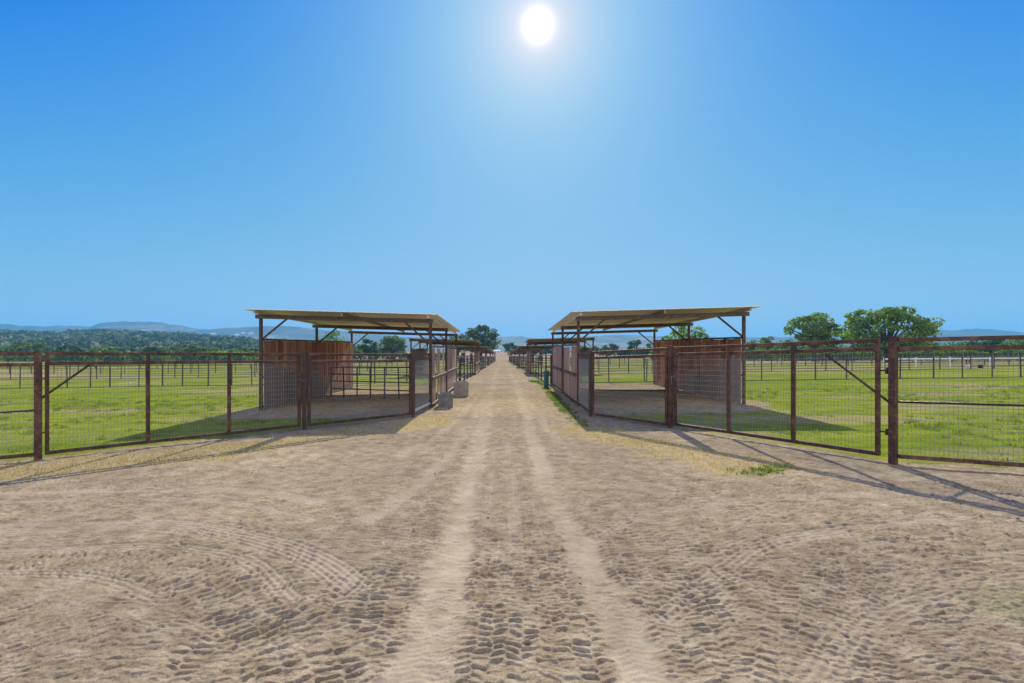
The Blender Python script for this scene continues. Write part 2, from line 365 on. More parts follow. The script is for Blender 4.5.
TRK = [(smooth_path([(-.46, 1), (-.44, 3), (-.40, 8), (-.45, 20), (-.5, 45), (-.4, 100), (-.3, 210)]), .15),
       (smooth_path([(.80, 1), (.72, 3), (.60, 7), (.64, 12), (.72, 20), (.75, 45), (.7, 100), (.6, 210)]), .13)]
SWEEP = [(smooth_path([(-11, 6.2), (-6.5, 6.35), (-4.2, 6.45), (-3, 6.25), (-2.1, 5.8)]), .10, .85),
         (smooth_path([(-11, 5.9), (-6.5, 5.95), (-4.2, 6.0), (-3, 5.75), (-2.0, 5.2)]), .06, .6),
         (smooth_path([(-11, 5.3), (-5.2, 5.05), (-3.6, 5.1), (-2.5, 4.75), (-1.6, 4.2), (-1.1, 3.7)]), .14, .85),
         (smooth_path([(-9, 4.5), (-4.5, 4.42), (-3.2, 4.5), (-2.2, 4.2), (-1.5, 3.5)]), .08, .7),
         (smooth_path([(-8, 3.9), (-4.5, 3.95), (-3.2, 3.9), (-2.4, 3.5)]), .08, .5),
         (smooth_path([(.1, 9), (.12, 5.6), (.1, 4.4)]), .07, .7), (smooth_path([(-.14, 9), (-.15, 5.0)]), .05, .6),
         (smooth_path([(-.62, 22), (-.75, 11), (-1.0, 7), (-1.35, 5.2)]), .10, .65), (smooth_path([(-.9, 20), (-1.25, 11), (-1.8, 7.4)]), .08, .5),
         (smooth_path([(.9, 20), (1.0, 11), (1.25, 8)]), .10, .5),
         (smooth_path([(1.05, 3.2), (1.7, 3.85), (2.6, 4.5), (4.5, 4.9)]), .09, .6),
         (smooth_path([(.95, 4.6), (1.5, 5.2), (2.6, 5.7), (5, 5.9)]), .08, .45),
         (smooth_path([(2.0, 5.4), (3.3, 5.8), (5.2, 5.7), (9, 5.2)]), .12, .5),
         (smooth_path([(1.6, 2.5), (2.6, 3.3), (4.2, 3.7), (7, 3.7)]), .12, .4)]
LUGS = [  # path, half width, lug pitch, height, columns, patchiness
    (smooth_path([(-2.6, 1), (-2.4, 3), (-2.1, 6), (-1.9, 9), (-1.7, 13)]), .55, 0.071, 0.0110, 8, 0.24),
    (smooth_path([(2.5, 1), (2.5, 3), (2.3, 6), (1.9, 9), (1.6, 13)]), .60, 0.071, 0.0127, 8, 0.22),
    (smooth_path([(3.4, 1.5), (3.6, 3), (3.4, 5), (2.8, 7)]), .55, 0.078, 0.0118, 8, 0.24),
    (smooth_path([(-1.55, 1), (-1.52, 4), (-1.5, 8), (-1.55, 12.5)]), .34, 0.067, 0.0144, 5, 0.16),
    (smooth_path([(1.75, 1), (1.70, 4), (1.5, 8), (1.3, 12)]), .34, 0.071, 0.0154, 5, 0.14),
    (smooth_path([(.14, 1), (.14, 4), (.1, 9), (.1, 14)]), .44, 0.065, 0.0186, 8, 0.08),
    (smooth_path([(1.22, 1), (1.16, 4), (1.02, 8), (1.0, 13)]), .36, 0.065, 0.0186, 6, 0.08),
    (smooth_path([(-.98, 1), (-.95, 4), (-.95, 8), (-1.05, 13)]), .36, 0.065, 0.0186, 6, 0.08),
    (smooth_path([(-2.2, 8.5), (-3.4, 7.2), (-5.2, 6.9), (-8, 6.7)]), .45, 0.071, 0.0118, 8, 0.18),
    (smooth_path([(-1.9, 1.2), (-2.4, 2.6), (-3.4, 3.2), (-5.4, 3.4)]), .42, 0.071, 0.0127, 8, 0.16),
    (smooth_path([(-.75, 1.6), (-1.15, 2.8), (-1.9, 3.6), (-2.9, 4.05), (-4.2, 4.1)]), .32, 0.081, 0.0247, 4, 0.08),
    (smooth_path([(-1.55, 7.5), (-2.3, 6.3), (-2.75, 5.3), (-2.85, 4.5)]), .27, 0.063, 0.0161, 5, 0.08),
    (smooth_path([(1.5, 2.4), (2.1, 3.4), (3.2, 4.2), (5.2, 4.5), (8, 4.4)]), .36, 0.071, 0.0144, 6, 0.14),
    (smooth_path([(1.2, 9), (2.0, 7.2), (3.4, 6.2), (5.5, 5.9), (9, 5.5)]), .5, 0.071, 0.0144, 9, 0.12),
    (smooth_path([(2.6, 1.5), (3.0, 2.6), (4.2, 3.3), (6, 3.6)]), .5, 0.078, 0.0118, 8, 0.18)]

def ground_fields(x, y):
    sh = x.shape
    grass = fields_mask(x, y)
    packed = np.zeros(sh); damp = np.zeros(sh); h = np.zeros(sh); lugw = np.zeros(sh)
    near = (y < 14) & (np.abs(x) < 12)
    for pts, wd in TRK:
        d, s, t = seg_dist(x, y, pts)
        wob = (vnoise(s * 1.7, s * 0, 5) - .5) * .10 + (fbm(x * 12, y * 9, 503, 3) - .5) * .16
        packed = np.maximum(packed, (1 - sstep(wd * .55, wd * 1.5, np.abs(np.clip(t, -9, 9) + wob))) * (.45 + .8 * fbm(s * 2.2, np.clip(t, -9, 9) * 9, 8, 3)))
    tread = packed.copy(); ribs = np.zeros(sh)
    for pts, wd, k in SWEEP:
        d, s, t = seg_dist(x, y, pts)
        packed = np.maximum(packed, min(1, k * 1.25) * (1 - sstep(wd * .4, wd * 1.6, d + (fbm(x * 9, y * 9, 507, 3) - .5) * wd * 1.3)) * sstep(.12, .4, fbm(s * .9, np.clip(t, -9, 9) * 3, 21)))
        ribs = ribs + k * (1 - sstep(wd * .9, wd * 1.5, d)) * (.0065 * np.cos(np.clip(t, -9, 9) / .055 * 2 * np.pi) - .012)
    # tractor lug prints: a steep little scarp facing the viewer, a long slope towards the sun
    wx = x + (fbm(x * 1.6, y * 1.6, 31) - .5) * .16 + (fbm(x * 11, y * 11, 33, 2) - .5) * .045
    wy = y + (fbm(x * 1.8, y * 1.8, 47) - .5) * .22 + (fbm(x * 9, y * 14, 49, 2) - .5) * .05
    for i, (pts, hw, pitch, ht, nc, pt) in enumerate(LUGS):
        d, s, t = seg_dist(wx, wy, pts)
        on = (1 - sstep(hw * .75, hw * 1.15, d)) * sstep(pt, pt + .16, fbm(s * .9, t * 1.8, 60 + i)) * (.6 + .4 * sstep(.34, .58, fbm(x * 3.5, y * 3.5, 260 + i, 2)))
        cw = 1.72 * hw / nc; cu = (np.clip(t, -3, 3) + hw) / cw; ci = np.floor(cu); cf = cu - ci; cii = ci.astype(np.int64)
        sgn = np.where(ci % 2 == 0, 1, -1)
        ph = s / pitch + sgn * (cf - .5) * .30 + (ci % 2) * .5 + (_hash(cii, np.floor(s / pitch / 3).astype(np.int64), i) - .5) * .5
        ph = np.where(np.abs(t) < 50, ph, 0); f = ph - np.floor(ph)
        prof = sstep(.0, .09, f) * (1 - sstep(.10, .9, f)) * sstep(-.05, .15, cf) * (1 - sstep(.85, 1.05, cf))
        prof = prof * (.45 + .75 * _hash(cii + 9, np.floor(ph).astype(np.int64), i + 3))
        m_ = on * (1 - np.clip(tread * 1.1, 0, .82))
        h = np.where(m_ > .02, h * (1 - m_) + m_ * (prof - .3) * ht * (.78 + .05 * np.clip(y - 3, 0, 8)), h); lugw = np.maximum(lugw, m_)
        damp = np.maximum(damp, m_ * .40)
    packed = packed * (1 - .55 * sstep(9, 24, y)) * (.6 + .7 * sstep(.35, .6, fbm(x * 1.5, y * .5, 411, 3)))
    damp = np.maximum(damp, .42 * sstep(.40, .62, fbm(x * .8, y * .8, 601, 4)) * sstep(1.2, 2.4, -x) * (1 - sstep(4.0, 5.2, y)))
    damp = np.maximum(damp, .38 * sstep(.46, .64, fbm(x * .9, y * .5, 603, 4)))
    # loose clods and general unevenness
    ux = x + .06 * (fbm(x * 3, y * 3, 71) - .5)
    cl = fbm(ux * 7, y * 16, 81, 3); cl2 = fbm(ux * 17, y * 36, 85, 3)
    rough = (1 - np.clip(packed, 0, 1) * .8) * (1 - lugw * .3)
    h = h + rough * (.026 * (np.maximum(cl, .40) - .5) + .022 * (cl2 - .5)) * (.2 + 1.6 * fbm(x * .7, y * .7, 88, 2) ** 1.3)
    h = h + .004 * (fbm(x * 40, y * 40, 93, 2) - .5)
    h = h - .018 * np.clip(tread, 0, 1) + .05 * (fbm(x * .55, y * .55, 97, 3) - .5)
    h = h + ribs
    # side-wall prints across the main tracks
    for pts, wd in TRK:
        d, s, t = seg_dist(x, y, pts)
        h = h + (1 - sstep(wd * .6, wd, d)) *   .0013 * np.sin(s / .05 * 2 * np.pi + np.abs(t) * 40) * sstep(.3, .6, fbm(s * 2, t * 9, 401, 2))
    # dry straw strips
    dl, sl, tl = seg_dist(x, y, [(-12, 5.0), (-8, 7.2), (-5.6, 8.6), (-3.9, 10.0), (-2.5, 11.5), (-1.75, 12.4)])
    dr, sr, tr = seg_dist(x, y, [(1.75, 10.9), (2.3, 9.6), (3.1, 8.2), (3.7, 7.2)])
    nz = fbm(x * 1.6, y * 1.6, 101); nz2 = fbm(x * 6, y * 6, 103)
    straw = np.maximum((1 - sstep(.35, 1.05, dl + (nz - .5) * .9)) * sstep(.22, .48, nz2), (1 - sstep(.3, .95, dr + (nz - .5) * 1.0)) * sstep(.3, .55, nz2) * .9)
    # sparse greens: verge along the road and thin growth at the lower right
    dv, sv, tv = seg_dist(x, y, [(1.85, 11.3), (1.85, 14), (1.92, 18), (2.15, 28), (2.2, 40), (2.0, 200)])
    dvl, _, _ = seg_dist(x, y, [(-1.75, 19.5), (-1.7, 28), (-1.6, 60), (-1.5, 200)])
    dlw = np.hypot((x - 2.3) / .8, (y - 29.5) / 2.6); green = np.maximum(1.6 * (1 - sstep(.75, 1.1, dlw)), (1 - sstep(.06, .3 + .35 * sstep(26, 45, y), dv + (nz - .5) * .4)) * sstep(.34, .52, nz2) * 1.5, (1 - sstep(.1, .75, dvl + (nz - .5) * .6)) * sstep(.30, .5, nz2) * 1.2)
    dg, _, _ = seg_dist(x, y, [(3.4, 6.9), (3.9, 7.0)]); green = np.maximum(green, (1 - sstep(.1, .5, dg)) * .9 * sstep(.42, .58, nz2))
    green = np.maximum(green, .9 * sstep(.5, .68, fbm(x * .9, y * .9, 107)) * sstep(1.4, 2.6, x) * (1 - sstep(3.2, 4.4, y)))
    green = np.maximum(green, .6 * sstep(.5, .7, fbm(x * .8, y * .8, 109)) * sstep(1.5, 3, -x) * (1 - sstep(4, 5.2, y)))
    green = green * (1 - np.clip(packed, 0, 1))
    h = h * (1 - np.clip(straw, 0, 1) * .4)
    fade = 1 - sstep(9, 22, y)
    h = np.where(grass > .5, .03 * (fbm(x * 2.5, y * 2.5, 113) - .5), h) * fade
    # bare strips in the far pastures, tan field at the end of the road
    bare = .55 * sstep(.52, .64, fbm(x * .03, y * .09, 131)) * sstep(28, 40, y) * (y < 190)
    bare = np.maximum(bare, .5 * sstep(.58, .72, fbm(x * .25, y * .5, 137)) * (np.abs(x) > 2))
    uu_ = x / np.maximum(y, 1); bare = np.maximum(bare, sstep(185, 215, y) * (1 - sstep(560, 640, y)) * sstep(-.42, -.33, uu_) * (1 - sstep(.33, .42, uu_)))
    bare = np.maximum(bare, .8 * sstep(140, 150, y) * (1 - sstep(176, 186, y)) * sstep(.45, .5, -uu_) * (1 - sstep(.72, .8, -uu_))); bare = np.maximum(bare, sstep(72, 80, y) * (1 - sstep(112, 122, y)) * (x > 30))
    grass = np.where(y > 200, 1, grass)
    return h, dict(grass=grass, packed=packed, damp=damp, straw=straw, green=green, bare=np.clip(bare, 0, 1))

def grid_faces(nr, nc):
    i = np.arange(nr - 1)[:, None] * nc + np.arange(nc - 1)[None, :]
    return np.stack([i, i + 1, i + nc + 1, i + nc], -1).reshape(-1, 4)

# coarse sheet under everything, to the horizon
def axis(a, lim): 
    p = [0, .5 * a]; 
    while p[-1] < lim: p.append(p[-1] * 1.18 + .5 * a)
    return np.array(sorted([-q for q in p[1:]] + p))
gx, gy = np.meshgrid(axis(4, 5600), axis(4, 5600)); gx, gy = gx.ravel(), gy.ravel(); n_ = len(axis(4, 5600))
_, A = ground_fields(gx, gy)
o = np_mesh('ground', np.stack([gx, gy, terr(gx, gy) - .09], 1), grid_faces(n_, n_), M['ground'], attrs=A, smooth=True); tag(o, kind='structure')

# detailed sheet: rows get closer near the viewer, the relief itself lives in world space
py = np.concatenate([np.arange(870, 690, -4.0), np.arange(690, 420, -.62), np.arange(420, 385, -.5), np.arange(385, 361, -.8), np.arange(360.5, 353.6, -.5)])
ys = FPX * EYE / (py - HY); us = np.arange(-1.55, 1.5501, .0021)
Y, U = np.meshgrid(ys, us, indexing='ij'); X = U * (Y + .6); nr, nc = X.shape
x, y = X.ravel(), Y.ravel()
h, A = ground_fields(x, y)
V = np.stack([x, y, terr(x, y) + h], 1); F = grid_faces(nr, nc)
cx = x[F].mean(1); cy = y[F].mean(1); gm = A['grass'][F].mean(1) > .5
rd = (np.abs(cx - .1) < 2.15) & (cy > 13) & (cy < 205)
for name, sel in (('dirt_road', rd & ~gm), ('grass_field', gm), ('dirt_yard', ~rd & ~gm)):
    f = F[sel]; u, inv = np.unique(f.ravel(), return_inverse=True)
    o = np_mesh(name, V[u], inv.reshape(-1, 4), M['ground'], attrs={k: v[u] for k, v in A.items()}, smooth=True); tag(o, kind='structure')
del x, y, X, Y, U, h, A, V, F

# grass and straw blades -------------------------------------------------------
def blades(name, px, py_, hgt, wid, mat_, lean=.5):
    n = len(px); a = NR.uniform(0, 2 * np.pi, n); la = NR.uniform(0, 2 * np.pi, n); ll = NR.uniform(0, lean, n)
    hh = hgt * NR.uniform(.5, 1.3, n); z = terr(px, py_) - .01
    dx, dy = np.cos(a) * wid / 2, np.sin(a) * wid / 2
    V = np.empty((n, 3, 3)); V[:, 0] = np.stack([px - dx, py_ - dy, z], 1); V[:, 1] = np.stack([px + dx, py_ + dy, z], 1)
    V[:, 2] = np.stack([px + np.cos(la) * ll * hh, py_ + np.sin(la) * ll * hh, z + hh * np.sqrt(np.maximum(1 - ll ** 2 * .8, .1))], 1)
    o = np_mesh(name, V.reshape(-1, 3), np.arange(3 * n).reshape(-1, 3), mat_); return o
def scatter(n, x0, x1, y0, y1, keep):
    px, py_ = NR.uniform(x0, x1, n), NR.uniform(y0, y1, n); k = keep(px, py_); return px[k], py_[k]
def kp(px, py_): return (fields_mask(px, py_) > .55) & (fbm(px * .9, py_ * .9, 151) > NR.uniform(.25, .62, len(px)))
a1 = scatter(260000, -34, 34, 5, 27, kp)
o = blades('grass', a1[0], a1[1], .050, .016, M['blade'], .9); tag(o, 'short green pasture grass behind the pipe gates', 'grass', kind='stuff')
tx, ty = scatter(3000, -24, 24, 6, 21, lambda a_, b_: (fields_mask(a_, b_) > .6) & (fbm(a_ * .6, b_ * .6, 155) > .47))
q_ = 26; tx = np.repeat(tx, q_) + NR.normal(0, .055, len(tx) * q_); ty = np.repeat(ty, q_) + NR.normal(0, .055, len(ty) * q_)
o = blades('grass_tufts', tx, ty, .095, .013, M['tuft'], .9); tag(o, 'darker rough grass tufts dotted over the near pasture', 'grass', kind='stuff')
def strawk(px, py_):
    A = ground_fields(px, py_)[1]; return A['straw'] > NR.uniform(.15, .9, len(px))
s1 = scatter(90000, -11, -1.2, 5, 13.5, strawk); s2 = scatter(36000, 1, 5, 6.5, 12, strawk)
o = blades('dry_grass', np.concatenate([s1[0], s2[0]]), np.concatenate([s1[1], s2[1]]), .055, .010, M['straw'], .95); tag(o, 'dry straw coloured grass lying along the foot of the gates', 'dry grass', kind='stuff')
def weedk(px, py_):
    A = ground_fields(px, py_)[1]; return A['green'] > NR.uniform(.45, 1.1, len(px))
w1 = scatter(26000, 1, 2.2, 10.5, 30, weedk); w2 = scatter(9000, 2.8, 4.6, 6.3, 7.6, weedk); w3 = scatter(9000, -2.4, -1.1, 19, 34, weedk); w4 = scatter(9000, 1.5, 5, 2, 4.2, weedk)
o = blades('weeds', np.concatenate([q[0] for q in (w1, w2, w3)]), np.concatenate([q[1] for q in (w1, w2, w3)]), .07, .014, M['blade_dark'], .8); tag(o, 'green weeds growing along the road verge', 'weeds', kind='stuff')

# small stones on the earth
sv = MB()
def stone(mb, x, y, r):
    z = T(x, y); pts = []; q = R.random() * 6
    for j, (rr, zz) in enumerate(((.75, -.3), (1, .15), (.6, .6))):
        for k in range(6):
            a = q + k * math.pi / 3; w = r * rr * R.uniform(.75, 1.2); pts.append((x + w * math.cos(a), y + w * math.sin(a), z + zz * r + .012))
    pts.append((x, y, z + .72 * r + .012)); fs = [(j * 6 + k, j * 6 + (k + 1) % 6, (j + 1) * 6 + (k + 1) % 6, (j + 1) * 6 + k) for j in range(2) for k in range(6)] + [(12 + k, 12 + (k + 1) % 6, 18) for k in range(6)]
    mb.add(pts, fs)
for i in range(90):
    y_ = 2.2 + 11 * R.random() ** 1.4; stone(sv, R.uniform(-1.05, 1.05) * y_, y_, R.uniform(.006, .02))
o = sv.build('gravel', M['pebble']); tag(o, 'small loose stones scattered over the sandy yard', 'gravel', kind='stuff')

# ------------------------------------------------------------------ hills, woods
def prof(pts, d):
    px = np.array([p[0] for p in pts]); pyy = np.array([p[1] for p in pts]); return lambda u: EYE + (HY - np.interp(VX + FPX * u, px, pyy)) * d / FPX
far_p = prof([(-500, 327), (-300, 329), (-150, 325), (0, 324), (20, 326), (50, 325.5), (90, 326), (100, 322), (120, 321), (150, 322), (180, 325), (200, 329), (230, 328), (250, 326.5), (300, 327), (330, 330),
              (400, 336), (450, 337), (500, 336.5), (520, 336), (545, 338), (590, 335), (640, 335), (700, 337), (760, 337), (850, 334), (940, 331), (980, 329), (1024, 332), (1200, 328), (1500, 331)], 2700)
mid_p = prof([(-500, 334), (-200, 331), (0, 333), (30, 334.5), (60, 335), (75, 333), (120, 333.5), (160, 335.5), (200, 338), (250, 341), (300, 345), (350, 349), (400, 353), (500, 357), (2000, 357)], 880)
def far_h(x, y):
    u = x / y; t = np.clip((y - 1350) / (2700 - 1350), 0, 1); b_ = np.clip((3500 - y) / 800, 0, 1)
    ridge = np.abs(fbm(x * .0022, y * .0022, 201, 4) - .5) * 2
    return -12 + (far_p(u) + 12) * np.where(y < 2700, t ** 1.15, b_) * (1 - .38 * (1 - ridge) * np.sin(np.pi * np.clip(t, 0, 1)) ** .8) + (16 * (fbm(x * .006, y * .006, 212, 4) - .5) + 7 * (fbm(x * .03, y * .03, 211, 3) - .5)) * t
def mid_h(x, y):
    u = x / y; t = sstep(330, 880, y) * .35 + .65 * np.clip((y - 330) / 550, 0, 1); b_ = np.clip((1150 - y) / 270, 0, 1)
    return -3 + (mid_p(u) + 3) * np.where(y < 880, t, b_) + 3.5 * (fbm(x * .012, y * .012, 221, 3) - .5) * t
def hill_sheet(name, fn, y0, y1, ny, u0, u1, nu, mt):
    Y, U = np.meshgrid(np.linspace(y0, y1, ny), np.linspace(u0, u1, nu), indexing='ij'); X = U * Y
    o = np_mesh(name, np.stack([X.ravel(), Y.ravel(), fn(X.ravel(), Y.ravel())], 1), grid_faces(ny, nu), mt, smooth=True); tag(o, kind='structure'); return o
hill_sheet('mountains', far_h, 1350, 3500, 90, -1.5, 1.5, 520, M['hill'])
hill_sheet('hills', mid_h, 330, 1150, 60, -1.6, -.15, 200, M['hill_woods'])

def blob_leaves(centers, radii, per, size, flat=.75):
    """leaf-clump quads filling ellipsoids"""
    n = len(centers); c = np.repeat(centers, per, 0); r = np.repeat(radii, per, 0)
    d = NR.normal(size=(n * per, 3)); d /= np.linalg.norm(d, axis=1)[:, None]; rr = NR.uniform(.35, 1, (n * per, 1)) ** .6
    p = c + d * rr * r
    nrm = NR.normal(size=(n * per, 3)) + d * .8 + np.array([0, 0, .3]); nrm /= np.linalg.norm(nrm, axis=1)[:, None]
    t = np.cross(nrm, NR.normal(size=(n * per, 3))); t /= np.linalg.norm(t, axis=1)[:, None]; b_ = np.cross(nrm, t)
    s = (np.repeat(size, per)[:, None] if np.ndim(size) else size) * NR.uniform(.55, 1.25, (n * per, 1)) / 2
    V = np.stack([p - t * s - b_ * s * flat, p + t * s * .9 - b_ * s * .3, p + t * s * .2 + b_ * s, p - t * s + b_ * s * .5], 1)
    return V.reshape(-1, 3), np.arange(4 * n * per).reshape(-1, 4)
# far-off woods on the slope at the left
n_ = 2600; uu = NR.uniform(-1.35, -.2, n_); yy = 345 + 540 * NR.random(n_) ** .85; xx = uu * yy
keep = (fbm(xx * .02, yy * .02, 231) > .36); uu, yy, xx = uu[keep], yy[keep], xx[keep]
zz = mid_h(xx, yy); rr = NR.uniform(2.2, 5.2, len(xx))
Vw, Fw = blob_leaves(np.stack([xx, yy, zz + rr * .75], 1), np.stack([rr * 1.15, rr * 1.15, rr], 1), 46, rr * .62)
tone = np.clip(NR.random(len(xx)) ** 1.4 * .75 + .5 * (fbm(xx * .015, yy * .015, 233) - .3), 0, 1)
o = np_mesh('woods', Vw, Fw, M['woods'], attrs={'tone': np.repeat(tone, 46 * 4)}); tag(o, 'far-off woods covering the low hill at the left', 'woods', kind='stuff')

# ------------------------------------------------------------------ trees
def tree(name, px, d, crown_px, top_y, low_y, mt, seed, label, cat='tree', group=None, nclump=22, per=190, leaf=.42, open_=.25, base_drop=None):
    """crown_px = (x0, x1) and top/low rows at distance d give the tree its real size"""
    r_ = random.Random(seed); x = (px - VX) * d / FPX; z0 = T(x, d)
    w = (crown_px[1] - crown_px[0]) * d / FPX / 2; cxm = ((crown_px[0] + crown_px[1]) / 2 - px) * d / FPX
    zt = EYE + (HY - top_y) * d / FPX - z0; zl = EYE + (HY - low_y) * d / FPX - z0; zl = max(zl, .12 * zt)
    root = empty(name, (x, d, z0), label, cat, group)
    cen, rad = [], []
    zc, hz = (zt + zl) / 2, (zt - zl) / 2
    tries = 0
    while len(cen) < nclump and tries < 4000:
        tries += 1
        a = r_.uniform(0, 2 * math.pi); v = r_.uniform(-1, 1); q = math.sqrt(max(0, 1 - v * v * (.93 if v > 0 else .5))) * r_.uniform(.3, 1) ** .7
        rc = max(min(w, hz) * (r_.uniform(.15, .31) if nclump > 40 else r_.uniform(.26, .46)), .5)
        p = Vector((cxm + math.cos(a) * q * (w - rc * .8), math.sin(a) * q * (w - rc * .8) * .9, zc + v * (hz - rc * .75)))
        if any((p - Vector(c)).length < (rc + rk[0]) * .42 for c, rk in zip(cen, rad)): continue
        cen.append(tuple(p)); rad.append((rc * 1.35, rc * 1.35, rc * .75))
    V, F = blob_leaves(np.array(cen), np.array(rad), int(per * .38), leaf * .78)
    np_mesh('crown', V, F, mt, root)
    mb = MB(); tr = max(.12, .045 * zt); fork = Vector((cxm * .25, 0, max(zl * .9, zt * .22)))
    mb.tube((0, 0, -.2), fork * .5 + Vector((.05 * zt * r_.uniform(-1, 1), 0, 0)) * .3, tr * 1.25, tr, 9, False)
    mb.tube(fork * .5, fork, tr, tr * .85, 9, False)
    for c, rk in zip(cen[:30], rad):
        c = Vector(c); midp = fork.lerp(c, .5) + Vector((0, 0, .12 * (c - fork).length)) + Vector((r_.uniform(-.2, .2), r_.uniform(-.2, .2), 0)) * w * .3
        mb.tube(fork, midp, tr * .55, tr * .32, 6, False); mb.tube(midp, c, tr * .32, tr * .1, 6, False)
    mb.build('trunk', M['bark'], root, smooth=True); return root
tree('oak_tree', 887, 92, (838, 934), 306.5, 352, M['oak'], 3, 'broad spreading green oak behind the tall rusty post on the right', nclump=95, per=260, leaf=.55)
tree('oak_tree', 814, 105, (787, 841), 311.5, 348, M['oak'], 11, 'round open oak standing alone over the vines, left of the broad oak', nclump=60, per=230, leaf=.55)
tree('oak_tree', 481, 180, (460, 501), 325, 353, M['oak_grey'], 5, 'tall grey-green oak past the second shelter of the left row', nclump=75, per=160, leaf=.8)
tree('oak_tree', 458, 190, (444, 472), 331, 353, M['oak_grey'], 51, 'lower grey-green tree peeping out under the near left roof corner', nclump=16, per=180, leaf=.8)
tree('oak_tree', 391, 170, (377, 408), 334.5, 354, M['oak_grey'], 6, 'dense dark tree seen under the near left roof, the bigger one', nclump=24, per=220, leaf=.75)
tree('oak_tree', 369, 175, (358, 380), 338, 354, M['oak_dark'], 7, 'smaller dark tree under the near left roof next to the plank wall', nclump=16, per=200, leaf=.75)
tree('oak_tree', 338, 230, (318, 352), 330, 354, M['oak'], 71, 'green tree rising above the plank wall of the near left shelter', nclump=16, per=200, leaf=.9)
tree('oak_tree', 511, 300, (501, 521), 342, 353, M['oak_dark'], 8, 'small round dark tree at the end of the dirt road', nclump=14, per=150, leaf=1.1)
tree('oak_tree', 536, 330, (524, 548), 345, 353, M['oak_dark'], 81, 'low dark tree behind the far shelters of the right row', nclump=12, per=140, leaf=1.1)
tree('oak_tree', 683, 88, (660, 708), 321, 351, M['oak'], 9, 'leafy tree looking over the plank wall under the right roof', nclump=18, per=200, leaf=.5)
tree('oak_tree', 635, 240, (626, 645), 339.5, 353, M['oak_dark'], 10, 'rounded dark tree far behind the right pen, the tallest of its clump', nclump=14, per=160, leaf=1.0)
tree('oak_tree', 607, 260, (590, 624), 343, 353, M['oak_grey'], 12, 'long low tree far behind the right pen near the board doors', nclump=18, per=150, leaf=1.0)
tree('oak_tree', 653, 250, (645, 662), 342, 353, M['lime'], 121, 'small yellowish tree far behind the right pen beside the plank wall', nclump=10, per=140, leaf=1.0)
tree('young_tree', 767, 120, (761, 775), 334, 350, M['lime'], 13, 'small pale yellow-green tree just right of the right shelter', nclump=10, per=120, leaf=.5)
tree('young_tree', 751, 140, (743, 759), 340, 352, M['lime'], 131, 'low bushy yellow-green tree hugging the right shelter post', nclump=10, per=120, leaf=.6)
for i, (px, d, a, b_, t, mt, lb) in enumerate([
        (20, 205, 2, 46, 341.5, 'lime', 'bright yellow-green tree beyond the left fence end panel'),
        (-30, 206, -60, -2, 342, 'oak', 'green tree outside the left edge beyond the fence'),
        (66, 208, 52, 82, 345, 'oak_dark', 'dark low tree beyond the left gate diagonal brace'),
        (105, 211, 88, 124, 346.5, 'oak', 'mid green tree beyond the first bay of the left gate'),
        (150, 215, 134, 166, 346, 'oak_dark', 'dark tree just beyond the second upright of the left gate'),
        (188, 208, 170, 206, 344.5, 'lime', 'warm green round tree beyond the middle bay of the left gate'),
        (226, 215, 212, 244, 347, 'oak', 'green tree beyond the third upright of the left gate'),
        (255, 221, 244, 268, 349, 'oak_dark', 'dark tree beside the outer post of the left shelter')]):
    tree('field_tree', px, d, (a, b_), t, 355, M[mt], 300 + i, lb, 'tree', 'trees along the far edge of the left field', nclump=16, per=110, leaf=1.2)

GH = 'far hedgerows behind the shelters'
# vines and hedges beyond the right field
def hedge(x0, x1, y0, y1, hgt, wid, mt, label, per_m=26, leaf=.5, group=None):
    L = math.hypot(x1 - x0, y1 - y0); n = int(L * per_m / 10); t = np.sort(NR.random(n))
    px, py_ = x0 + (x1 - x0) * t, y0 + (y1 - y0) * t; hh = hgt * (.6 + .55 * vnoise(t * L / 4, t * 0, int(x0 * 3) % 97))
    root = empty('hedge', ((x0 + x1) / 2, (y0 + y1) / 2, T((x0 + x1) / 2, (y0 + y1) / 2)), label, 'hedge', group)
    base = np.array(root.location)
    V, F = blob_leaves(np.stack([px, py_, terr(px, py_) + hh * .5], 1) - base, np.stack([np.full(n, wid), np.full(n, wid), hh * .55], 1), 40, leaf)
    np_mesh('foliage', V, F, mt, root)
    k_ = max(3, int(L / 8))
    for k in range(k_):
        q = (k + .5) / k_; p = Vector((x0 + (x1 - x0) * q, y0 + (y1 - y0) * q, 0)); p.z = T(p.x, p.y) - .1; p -= Vector(base)
        MB().tube(p, p + Vector((.05, 0, hgt * .6)), .07, .04, 5).build('stem', M['bark'], root)
hedge(38, 215, 126, 132, 3.0, 1.0, M['vine'], 'bright green row of vines nearest the right field', leaf=.5, group='vine rows beyond the right field')
hedge(45, 225, 138, 144, 4.0, 1.1, M['oak_dark'], 'dark green middle row of vines under the oaks', leaf=.6, group='vine rows beyond the right field')
hedge(50, 235, 152, 160, 6.0, 1.5, M['vine'], 'tallest green row of vines at the back of the right field', leaf=.7, group='vine rows beyond the right field')
hedge(190, 330, 205, 215, 8.5, 3.0, M['oak_dark'], 'tall dark treelike hedge at the right edge behind the vines', per_m=20, leaf=1.1)

hedge(-330, -92, 214, 206, 4.2, 2.2, M['oak'], 'long uneven green hedge along the far edge of the left field', per_m=14, leaf=.9)
hedge(-330, -95, 228, 220, 5.5, 2.6, M['oak_dark'], 'taller dark hedge right behind the long green one on the left', per_m=12, leaf=1.0)

